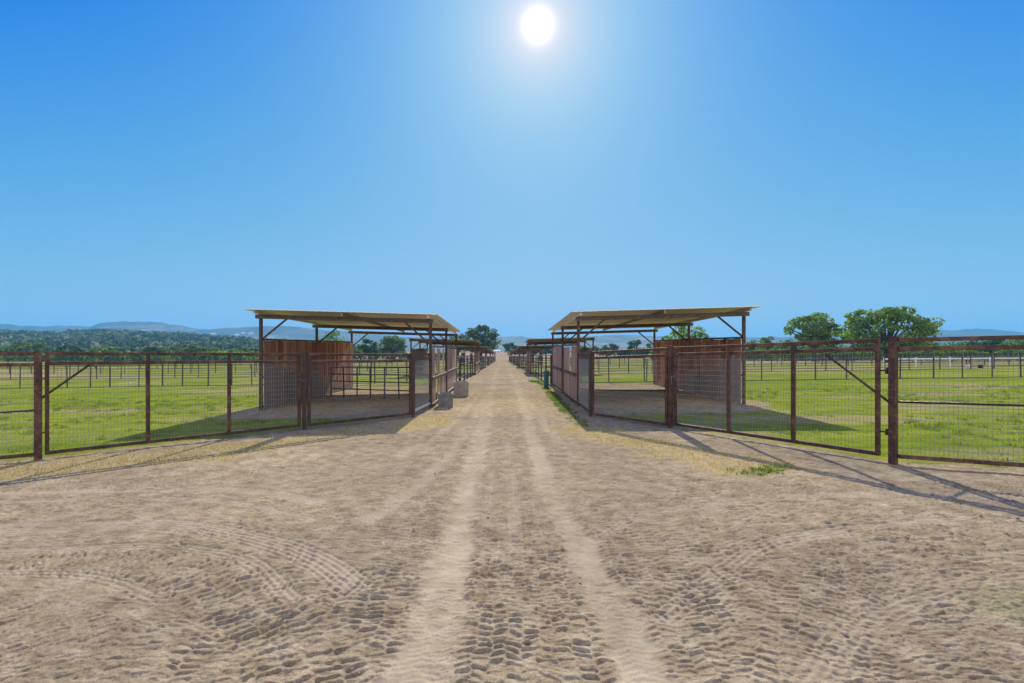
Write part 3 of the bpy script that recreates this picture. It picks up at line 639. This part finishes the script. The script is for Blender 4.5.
hedge(40, 112, 275, 268, 5.0, 2.6, M['oak_dark'], 'dark far hedgerow seen under the right roof behind the pen', per_m=14, leaf=1.0, group=GH)
hedge(-72, -24, 215, 222, 4.6, 2.4, M['oak_grey'], 'grey-green far hedgerow seen under the left roof behind the pen', per_m=15, leaf=.9, group=GH)
hedge(4, 40, 340, 335, 5.5, 2.8, M['oak_dark'], 'dark far hedgerow behind the end of the right shelter row', per_m=14, leaf=1.1, group=GH)

# ------------------------------------------------------------------ far buildings
def barn(name, px, d, w, dep, hgt, wall, roofm, label, group=None, rz=0, z=None, cat='building'):
    x = (px - VX) * d / FPX; z = T(x, d) if z is None else z
    root = empty(name, (x, d, z), label, cat, group, rz)
    MB().box(-w / 2, w / 2, -dep / 2, dep / 2, -1.5, hgt).build('wall', wall, root)
    a, b_, e = w / 2 + .3, dep / 2 + .3, hgt; t = hgt + dep * .22
    MB().add([(-a, -b_, e), (a, -b_, e), (a, b_, e), (-a, b_, e), (-a, 0, t), (a, 0, t)], [(0, 1, 5, 4), (2, 3, 4, 5), (0, 4, 3), (1, 2, 5), (3, 2, 1, 0)]).build('roof', roofm, root)
    k = max(2, int(w / 5))
    for i in range(k):
        q = -w / 2 + (i + .5) * w / k
        MB().box(q - .55, q + .55, -dep / 2 - .05, -dep / 2 + .05, hgt * .3, hgt * .72).build('window', M['opening'], root)
    return root
barn('hut', 497, 420, 5, 4, 2.0, M['barn_white'], M['barn_white'], 'small white hut at the far end of the left shelter row')
def on_hill(px, pyv):
    u = (px - VX) / FPX; yv = np.linspace(1400, 2690, 600); s = HY - (far_h(u * yv, yv) - EYE) * FPX / yv
    k = int(np.argmax(s <= pyv)) or 550; return float(yv[k]), float(far_h(np.array([u * yv[k]]), np.array([yv[k]]))[0])
for i, (px, pyv, w, lb) in enumerate([(213, 334.5, 26, 'white hillside house, the leftmost of the bright row on the ridge'), (237, 335.5, 18, 'white hillside house low on the slope near the shelter roof'),
                                      (243, 333.6, 14, 'small white hillside house above two others'), (251, 334, 24, 'long white hillside house touching the shelter post'), (144, 331.5, 11, 'lone small pale house below the highest ridge')]):
    d, z = on_hill(px, pyv); barn('house', px, d, w, 10, 5.5, M['barn_white'], M['barn_white'], lb, 'houses on the far hills', .2, z - .5, 'house')

# ------------------------------------------------------------------ gates and pipe fence panels in front
def V3(p, z): return Vector((p[0], p[1], z))
def wire(root, a, b, zb0, zb1, zt0, zt1, off=Vector((0, 0, 0)), sx=.0508, sz=.1016, r=.0027):
    L = (Vector(b) - Vector(a)).length; mb = MB(); A_, B_ = Vector((a[0], a[1], 0)), Vector((b[0], b[1], 0))
    n = int(L / sx)
    for i in range(1, n):
        t = i / n; p = A_.lerp(B_, t) + off; j = R.uniform(-.002, .002)
        mb.tube(p + Vector((j, j, zb0 + (zb1 - zb0) * t)), p + Vector((0, 0, zt0 + (zt1 - zt0) * t)), r, n=4, cap=False)
    H = (zt0 - zb0 + zt1 - zb1) / 2; m_ = int(H / sz)
    for i in range(1, m_):
        t = i / m_; mb.tube(A_ + off + Vector((0, 0, zb0 + (zt0 - zb0) * t)), B_ + off + Vector((0, 0, zb1 + (zt1 - zb1) * t)), r, n=4, cap=False)
    return mb.build('wire_mesh', M['wire'], root)
def panel(name, a, b, za, zb, label, cat, ups=(0, 1), gap=.16, clear=.11, midrail=None, mesh=True, brace=None, tw=.058, mt='rust', group=None, botmat=None):
    """flat pipe panel between ground points a and b, top heights za/zb above 0"""
    ga, gb = T(*a), T(*b)
    root = empty(name, (a[0], a[1], ga), label, cat, group)
    inv = -Vector((a[0], a[1], ga))
    def loc(p, z): return Vector((p[0], p[1], z)) + inv
    A2, B2 = Vector((a[0], a[1])), Vector((b[0], b[1])); d2 = (B2 - A2).normalized(); ang = math.atan2(d2.y, d2.x)
    h = tw / 2
    ia, ib = (A2 + d2 * tw) if 0 in ups else A2, B2 - d2 * tw
    MB().bar(loc(A2, za - h), loc(B2, zb - h), tw, tw).build('top_rail', M[mt], root, .006)
    MB().bar(loc(ia, za - gap - h), loc(ib, zb - gap - h), tw, tw).build('second_rail', M[mt], root, .006)
    MB().bar(loc(ia, ga + clear), loc(ib, gb + clear), tw, tw).build('bottom_rail', M[botmat or mt], root, .006)
    for t in ups:
        q = (A2 + d2 * h) .lerp(B2 - d2 * h, t); zt_ = za + (zb - za) * t; g_ = ga + (gb - ga) * t
        p = loc(q, 0); mb = MB()
        if t in (0, 1): mb.post(p.x, p.y, g_ + clear - h + inv.z, zt_ - tw - .001 + inv.z, tw, tw, ang)
        else: mb.post(p.x, p.y, g_ + clear + h + inv.z + .001, zt_ - tw - .001 + inv.z, tw + .004, tw + .004, ang)
        mb.build('upright', M[mt], root, .006)
    if midrail:
        MB().tube(loc(ia, ga + midrail), loc(ib, gb + midrail), .017, n=8).build('middle_rail', M['dark_steel'], root, smooth=True)
    if mesh:
        nrm = Vector((-d2.y, d2.x, 0)) * .012
        zb0, zb1, zt0, zt1 = ga + clear + .02 + inv.z, gb + clear + .02 + inv.z, za - gap - tw + inv.z + .01, zb - gap - tw + inv.z + .01
        wire(root, loc(ia, 0).to_2d(), loc(ib, 0).to_2d(), zb0, zb1, zt0, zt1, nrm)
    if cat == 'gate':
        for zz_ in (.45, 1.35):
            p = loc(A2, ga + zz_); MB().tube(p - Vector((d2.x, d2.y, 0)) * .085 + Vector((0, 0, -.045)), p - Vector((d2.x, d2.y, 0)) * .085 + Vector((0, 0, .045)), .022, n=8).tube(p - Vector((d2.x, d2.y, 0)) * .085, p, .012, n=6).build('hinge', M['dark_steel'], root, smooth=True)
        p = loc(B2, gb + 1.12); mb = MB(); ring = [p + Vector((d2.x * (.03 + .075 * math.cos(a_)) - d2.y * .055 * math.sin(a_), d2.y * (.03 + .075 * math.cos(a_)) + d2.x * .055 * math.sin(a_), -.03 * math.cos(a_))) for a_ in np.linspace(0, 2 * math.pi, 13)]
        for q0, q1 in zip(ring[:-1], ring[1:]): mb.tube(q0, q1, .007, n=5)
        mb.tube(ring[3], ring[3] + Vector((0, 0, -.16)), .006, n=5); mb.build('latch_chain', M['wire'], root)
    if brace:
        t, zlow, zhigh = brace; p0 = loc(A2 - d2 * .12, zlow); p1 = loc(A2.lerp(B2, t), zhigh)
        mb = MB().tube(p0, p1, .018, n=8); mb.tube(p1, p1 + Vector((d2.x * .07, d2.y * .07, -.10)), .009, n=6)
        mb.build('brace', M['dark_steel'], root, smooth=True)
    return root
def post(x, y, zt, w, label, group=None, mt='rust', ang=0.0, name='fence_post'):
    g = T(x, y); root = empty(name, (x, y, g), label, 'post', group)
    MB().post(0, 0, -.3, zt - g, w, w, ang).build('shaft', M[mt], root, .008)
    MB().post(0, 0, zt - g + .001, zt - g + .012, w + .012, w + .012, ang).build('cap', M[mt], root, .003)
    return root
aL = math.atan2(2.95, 3.2); aR = math.atan2(-3.48, 2.08)
post(-7.73, 8.33, 1.70, .105, 'dark rusty square post where the left gate meets the end panel', ang=aL)
post(5.71, 7.30, 1.91, .095, 'tall rusty square post between the right gate and the end panel', ang=aR)
post(-4.47, 11.31, 1.69, .075, 'dark square post at the latch end of the left gate', mt='dark_steel', ang=aL)
post(3.64, 10.79, 1.82, .08, 'rusty square post at the latch end of the right gate', ang=aR)
post(-2.36, 13.28, 1.66, .075, 'slim dark post where the left fence turns in to the shelter', mt='dark_steel')
post(2.29, 12.93, 1.73, .075, 'slim dark post where the right fence turns in to the shelter', mt='dark_steel')
panel('pipe_gate', (-7.655, 8.37), (-4.535, 11.25), 1.70, 1.675, 'rusty square tube gate with wire mesh and diagonal brace on the left', 'gate', (0, .333, .66, 1), brace=(.143, .86, 1.50))
panel('pipe_gate', (5.625, 7.44), (3.69, 10.71), 1.90, 1.81, 'rusty square tube gate with wire mesh and diagonal brace on the right', 'gate', (0, .333, .66, 1), gap=.13, brace=(.20, .96, 1.66))
panel('mesh_fence', (-4.41, 11.36), (-2.40, 13.22), 1.675, 1.655, 'wire mesh fence panel between the left gate and the slim turning post', 'fence panel', (0, 1), clear=.10)
panel('mesh_fence', (3.60, 10.85), (2.32, 12.88), 1.80, 1.715, 'wire mesh fence panel between the right gate and the slim turning post', 'fence panel', (0, 1), gap=.14, clear=.08)
panel('mesh_fence', (-2.36, 13.36), (-2.21, 15.33), 1.64, 1.66, 'short mesh panel joining the left fence to the shelter door', 'fence panel', (0, 1), gap=.12, clear=.16, botmat='trim')  # bottom rail pale instead of rusty: its sunlit look is put into the colour
panel('mesh_fence', (2.29, 13.01), (2.35, 15.33), 1.70, 1.70, 'short mesh panel joining the right fence to the shelter door', 'fence panel', (0, 1), gap=.12, clear=.12)
panel('mesh_fence', (-7.745, 8.32), LF, 1.70, 1.68, 'end fence panel with a middle rod running off the left edge', 'fence panel', (.5, 1), gap=.18, clear=.10, midrail=.83)
panel('mesh_fence', (5.765, 7.27), RF, 1.905, 1.98, 'end fence panel with a middle rod running off the right edge', 'fence panel', (.5, 1), gap=.13, clear=.11, midrail=.90)

# ------------------------------------------------------------------ shelters
def shelter(side, label, group, near, loc):
    """origin at the road-side front post, x towards the field (side = +1 right, -1 left), y along the road"""
    s = side; root = empty('horse_shelter', loc, label, 'shelter', group, rz=.01 if s < 0 else -.02); Wd, D = (5.2 if s < 0 else 5.05), 9.6
    fr = (0, 4.75, 9.6)
    def zroof(x, y): return 2.80 + .027 * x - .0105 * y + (.0 if s < 0 else .02)
    # roof sheet: ribbed, with thickness
    x0, x1, y0, y1 = -.26, Wd + .28, -.55, D + .12
    nx = 120 if near else 40; xs = np.linspace(x0, x1, nx); rib = .007 * (np.cos((xs - x0) / .2032 * 2 * np.pi) > .35)
    if not near: rib = rib * 0
    vs, fs = [], []
    for k, dz in enumerate((0, -.022)):
        for yv in (y0, (y0 + y1) / 2, y1):
            vs += [(s * xv, yv, zroof(xv, yv) + r_ + dz + .06) for xv, r_ in zip(xs, rib)]
    N = nx; 
    for k in range(2):
        o_ = k * 3 * N
        for j in range(2):
            for i in range(N - 1):
                q = (o_ + j * N + i, o_ + j * N + i + 1, o_ + (j + 1) * N + i + 1, o_ + (j + 1) * N + i); fs.append(q if k == 0 else q[::-1])
    for j in (0, 2):
        for i in range(N - 1): fs.append((j * N + i, j * N + i + 1, 3 * N + j * N + i + 1, 3 * N + j * N + i))
    for i in (0, N - 1):
        for j in range(2): fs.append((j * N + i, (j + 1) * N + i, 3 * N + (j + 1) * N + i, 3 * N + j * N + i))
    rf = MB().add(vs, fs).build('roof', M['roof'] if near else M['roof_dark'], root)
    bd = .128
    # long channels under the sheet
    for xv, mt in ((.02, 'trim'), (Wd * .5, 'roof_dark'), (Wd + .02, 'trim')):  # pale edge channels: the sunlit look is painted into their base colour
        MB().bar((s * xv, y0 + .12, zroof(xv, y0) - .012), (s * xv, y1 - .05, zroof(xv, y1) - .012), .055, .085).build('purlin', M[mt if near else 'beam'], root)
    for k, yv in enumerate(fr):
        a = zroof(-.10, yv) - .06; b_ = zroof(Wd + .16, yv) - .06
        MB().bar((s * -.08, yv, a - bd / 2), (s * (Wd + .16), yv, b_ - bd / 2), .07, bd).build('beam', M['beam'], root)
        for xv in (0, Wd):
            zt = zroof(xv, yv) - .06 - bd
            MB().post(s * xv, yv, -.25, zt - .002, .085 if near else .11, None).build('post', M['rust' if s > 0 else 'dark_steel'], root, .006)
            dx = .80 if xv == 0 else -.80
            MB().bar((s * (xv + dx * .06), yv, zt - .62), (s * (xv + dx), yv, zroof(xv + dx, yv) - .06 - bd + .02), .045, .05).build('brace', M['dark_steel'], root)
    # plank wall on the field side
    wm = MB(); yv = .06
    gz = .013 * s * Wd
    while yv < D - .1:
        w = min(R.uniform(.17, .24), D - .06 - yv); top = 2.08 + R.uniform(-.01, .012) + .012 * yv
        wm.box(s * (Wd - .055), s * (Wd - .055 - s * 0 ) + (-.028 if s > 0 else .028), yv, yv + w - .008, gz + R.uniform(.0, .04), top); yv += w
    wl_ = wm.build('plank_wall', M['plank' if s < 0 else 'plank_right'] if near else M['far_wood'], root)
    MB().bar((s * (Wd - .05), .05, 2.115), (s * (Wd - .05), D - .05, 2.23), .07, .05).build('wall_cap', M['dark_steel'], wl_)
    MB().bar((s * (Wd + .0), .05, .95), (s * (Wd + .0), D - .05, .98), .04, .06).build('wall_rail', M['dark_steel'], wl_)
    # road side: top rail and board doors
    MB().bar((0, .06, 1.90), (0, 4.69, 1.93), .05, .07).build('door_rail', M['beam'], root)
    MB().bar((0, 4.81, 1.93), (0, 9.54, 1.96), .05, .07).build('door_rail', M['beam'], root)
    def door(ya, yb, boards, rail=.95, mt='door_wood'):
        mb = MB(); yv = ya
        for w, z0, z1 in boards:
            if z1 > z0: mb.box(-.016 - s * .02, .016 - s * .02, yv, yv + w - .01, z0 + R.uniform(0, .02), z1)
            yv += w
        d_ = mb.build('door', M[mt if near else 'far_wood'], root)
        MB().bar((-s * .055, ya, rail), (-s * .055, yb, rail), .03, .10).build('door_bar', M['rust'], d_)
        MB().bar((-s * .055, ya, .10), (-s * .055, yb, .10), .03, .06).build('door_sill', M['dark_steel'], d_)
        return d_
    if s > 0:
        door(.12, 4.0, [(.3, .08, 1.85), (.3, .08, 1.85), (.28, .08, .95), (.28, .08, 1.85), (.3, .08, 1.85), (.3, .08, .95), (.32, .08, .95), (.3, .08, 1.85), (.3, .08, 1.85), (.3, .08, 1.85), (.3, .08, 1.85), (.3, .08, 1.85), (.3, .08, 1.85)])
        door(4.9, 9.5, [(.31, .08, 1.88)] * 7 + [(.31, .08, .95)] + [(.31, .08, 1.88)] * 6)
    else:
        door(.12, 4.6, [(.32, -.02, 1.85), (.32, -.02, 1.85), (.3, -.02, .9), (.3, 0, 0), (.28, 0, 0), (.28, .06, 1.85), (.26, .06, 1.85), (.3, .06, 0), (.3, .06, .85), (.3, .06, .85), (.3, 0, 0), (.3, .06, 1.85), (.3, .06, .85), (.3, .06, .85)], .90)
        door(4.9, 9.5, [(.31, .06, 1.88)] * 4 + [(.31, .06, .9)] + [(.31, .06, 1.88)] * 5 + [(.31, .06, .92)] + [(.31, .06, 1.88)] * 3, .92)
    # pipe rails across the back of the stall
    for z in (.45, .8, 1.15, 1.5):
        if not near: MB().tube((s * .05, D, z), (s * (Wd - .05), D, z), .03, n=6).build('back_rail', M['far_steel'], root)
    return root
ordn = ['nearest', 'second', 'third', 'fourth', 'fifth', 'sixth', 'farthest']
for s, row in ((-1, 'left'), (1, 'right')):
    proto = None
    for i, d in enumerate(SHED_D):
        x = -2.2 if s < 0 else 2.35
        loc = (x, d, T(x, d))
        lb = ('nearest open horse shelter of the %s row, cream metal roof and plank wall' % row) if i == 0 else '%s open shelter from the camera in the %s row along the road' % (ordn[i], row)
        if i == 6: lb = 'farthest tiny shelter at the end of the %s row along the road' % row
        gp = 'horse shelters in two rows along the road'
        if i == 0: shelter(s, lb, gp, True, loc)
        elif i == 1: proto = shelter(s, lb, gp, False, loc)
        else:
            c = copy_tree(proto); c.location = loc; c['label'] = lb

# ------------------------------------------------------------------ pen and pasture fences
post_me = {}
def pipe_fence(name, a, b, step, hgt, rails, label, group, rpost=.035, rrail=.02, mt='far_steel', jitter=.15, topz=None):
    A2, B2 = Vector((a[0], a[1])), Vector((b[0], b[1])); L = (B2 - A2).length; root = empty(name, (a[0], a[1], T(*a)), label, 'fence', group)
    n = max(1, min(95, round(L / step))); key = (hgt, rpost, mt)
    if key not in post_me:
        me = MB().tube((0, 0, -.3), (0, 0, hgt), rpost, n=6).mesh('post'); me.materials.append(M[mt]); post_me[key] = me
    for i in range(n + 1):
        t = min(1, max(0, (i + R.uniform(-jitter, jitter) * (0 < i < n)) / n)); p = A2.lerp(B2, t)
        o = bpy.data.objects.new('post', post_me[key]); COL.objects.link(o); o.parent = root
        o.location = (p.x - a[0], p.y - a[1], T(p.x, p.y) - T(*a)); o.rotation_euler = (R.uniform(-.02, .02), R.uniform(-.02, .02), R.uniform(0, 3))
        o.scale = (1, 1, R.uniform(.97, 1.03))
    k = max(1, int(L / 12))
    for z in rails:
        mb = MB()
        for j in range(k):
            p, q = A2.lerp(B2, j / k), A2.lerp(B2, (j + 1) / k)
            mb.tube((p.x - a[0], p.y - a[1], T(p.x, p.y) - T(*a) + z), (q.x - a[0], q.y - a[1], T(q.x, q.y) - T(*a) + z), rrail, n=5)
        mb.build('rail', M[mt], root)
    return root
G = 'cross fences between the pastures'
for k, (yv, x1, st, pr) in enumerate([(29, -44, 1.35, .034), (43, -62, 2.3, .04), (58, -80, 2.6, .045), (82, -105, 3.0, .05), (112, -135, 3.6, .055)]):
    pipe_fence('cross_fence', (-7.6, yv), (x1, yv - .6), st, 1.28, (.03, .62, 1.22), ['nearest', 'second', 'third', 'fourth', 'farthest'][k] + ' dark pipe cross fence in the left pasture', G, pr, .018 + .003 * k)
for k, (yv, x1, st, pr) in enumerate([(26.8, 44, 1.5, .034), (40, 62, 2.3, .04), (56, 80, 2.6, .045), (80, 105, 3.0, .05), (110, 135, 3.6, .055)]):
    pipe_fence('cross_fence', (7.75, yv), (x1, yv - .4), st, 1.30, (.03, .62, 1.25), ['nearest', 'second', 'third', 'fourth', 'farthest'][k] + ' dark pipe cross fence in the right pasture', G, pr, .018 + .003 * k)
pipe_fence('white_rail_fence', (34, 44.5), (70, 43.5), 3.0, .95, (.82,), 'white pipe rail fence across the right pasture', None, .05, .075, 'white_pipe')
G2 = 'pen fences along the road between the shelters'
for s, row in ((-1, 'left'), (1, 'right')):
    for i in range(6):
        x = -2.35 if s < 0 else 2.5; y0 = SHED_D[i] + 9.9; y1 = SHED_D[i + 1] - .4
        pipe_fence('pen_fence', (x, y0), (x, y1), 3.0, 1.55, (.35, .75, 1.1, 1.5), 'pipe pen fence in the %s row between the %s and %s shelters' % (row, ordn[i], ordn[i + 1]), G2, .045, .025)
# cross pen fences directly behind the near shelters
pipe_fence('pen_fence', (-2.5, 29.2), (-7.4, 29.1), 1.6, 1.35, (.3, .62, .95, 1.3), 'pipe fence closing the back of the left pen', 'pipe fences closing the near pens', .035, .022)
pipe_fence('pen_fence', (2.6, 26.8), (7.6, 26.7), 1.6, 1.35, (.03, .62, 1.3), 'thin pipe fence closing the back of the right pen', 'pipe fences closing the near pens', .03, .018)
pipe_fence('corral_panel', (-6.9, 20.2), (-3.2, 18.2), .75, 1.2, (.32, .62, .9, 1.18), 'dark pipe corral panel standing slantwise inside the left pen', None, .03, .024, jitter=0)

# ------------------------------------------------------------------ small things
def trough(x, y, w, dp, hgt, mt, label, rz):
    root = empty('trough', (x, y, T(x, y)), label, 'trough', 'concrete troughs by the left shelter', rz); t = .06
    mb = MB(); o_ = [(-w / 2, -dp / 2), (w / 2, -dp / 2), (w / 2, dp / 2), (-w / 2, dp / 2)]
    b_ = [(a * .94, c * .94) for a, c in o_]; i_ = [(a - math.copysign(t, a), c - math.copysign(t, c)) for a, c in o_]
    vs = [(a, c, -.03) for a, c in b_] + [(a, c, hgt) for a, c in o_] + [(a, c, hgt) for a, c in i_] + [(a * .95, c * .95, hgt - .16) for a, c in i_]
    fs = [(3, 2, 1, 0)] + [(i, (i + 1) % 4, 4 + (i + 1) % 4, 4 + i) for i in range(4)] + [(4 + i, 4 + (i + 1) % 4, 8 + (i + 1) % 4, 8 + i) for i in range(4)] + [(8 + i, 8 + (i + 1) % 4, 12 + (i + 1) % 4, 12 + i) for i in range(4)]
    mb.add(vs, fs).build('tub', mt, root, .02)
    c = [(a * .95, e * .95, hgt - .155) for a, e in i_]; MB().add(c, [(0, 1, 2, 3)]).build('water', M['inside'], root)
    return root
trough(-1.78, 15.75, .47, .62, .44, M['conc_dark'], 'dark stained concrete trough, the lower of two by the left door', .12)
trough(-1.62, 19.8, .60, .75, .56, M['conc'], 'pale brown concrete trough, the taller of two by the left door', .08)
bx, by = 2.10, 23.7
root = empty('drum', (bx, by, T(bx, by)), 'slim teal plastic drum beside the far post of the right shelter', 'drum')
MB().lathe([(.0, 0), (.105, 0), (.11, .03), (.115, .28), (.11, .30), (.115, .32), (.115, .54), (.11, .56), (.115, .58), (.11, .76), (.10, .78), (0, .78)]).build('barrel', M['teal'], root, smooth=True)
MB().lathe([(.118, .765), (.122, .775), (.122, .80), (.11, .805), (0, .805)]).build('lid', M['teal'], root)
# black hose lying along the right pen's far edge
mb = MB(); pts = smooth_path([(3.3, 22.6), (3.6, 21.3), (4.3, 20.9), (5.4, 20.6), (6.6, 20.4), (7.2, 20.4)], 6)
for p, q in zip(pts[:-1], pts[1:]): mb.tube((*p, T(*p) + .05), (*q, T(*q) + .05), .035, n=6)
tag(mb.build('hose', M['black'], smooth=True), 'black hose curving over the earth inside the right pen', 'hose')
def bucket(x, y, r, hgt, mt, label):
    root = empty('bucket', (x, y, T(x, y)), label, 'bucket')
    MB().lathe([(0, 0), (r * .8, 0), (r, hgt), (r * .93, hgt), (r * .75, .03), (0, .03)], 14).build('pail', mt, root, smooth=True)
    mb = MB(); pp = [(r * math.cos(a), 0, hgt - .02 + r * .9 * math.sin(a)) for a in np.linspace(0, math.pi, 9)]
    for p, q in zip(pp[:-1], pp[1:]): mb.tube(p, q, .012, n=4)
    mb.build('handle', M['wire'], root)
bucket(-24.0, 32.4, .075, .15, M['white'], 'white bucket lying in the left pasture past the first cross fence')
bucket(38.5, 41.3, .15, .28, M['white'], 'white bucket in the right pasture near the white rail')
bucket(40.2, 42.0, .2, .28, M['black'], 'black tub in the right pasture near the white rail')

# ------------------------------------------------------------------ air
mv = bpy.data.materials.new('haze_air'); mv.use_nodes = True; nt = mv.node_tree; nt.nodes.clear()
ov = nt.nodes.new('ShaderNodeOutputMaterial'); pv = nt.nodes.new('ShaderNodeVolumePrincipled')
pv.inputs['Color'].default_value = (.17, .56, 1.0, 1); pv.inputs['Density'].default_value = 2.4e-4; pv.inputs['Anisotropy'].default_value = 0.0
nt.links.new(pv.outputs[0], ov.inputs['Volume'])
hz = MB().box(-6200, 6200, -6200, 6200, -16, 260).build('haze', mv); tag(hz, kind='stuff', label='pale blue air between the camera and the hills', cat='haze')
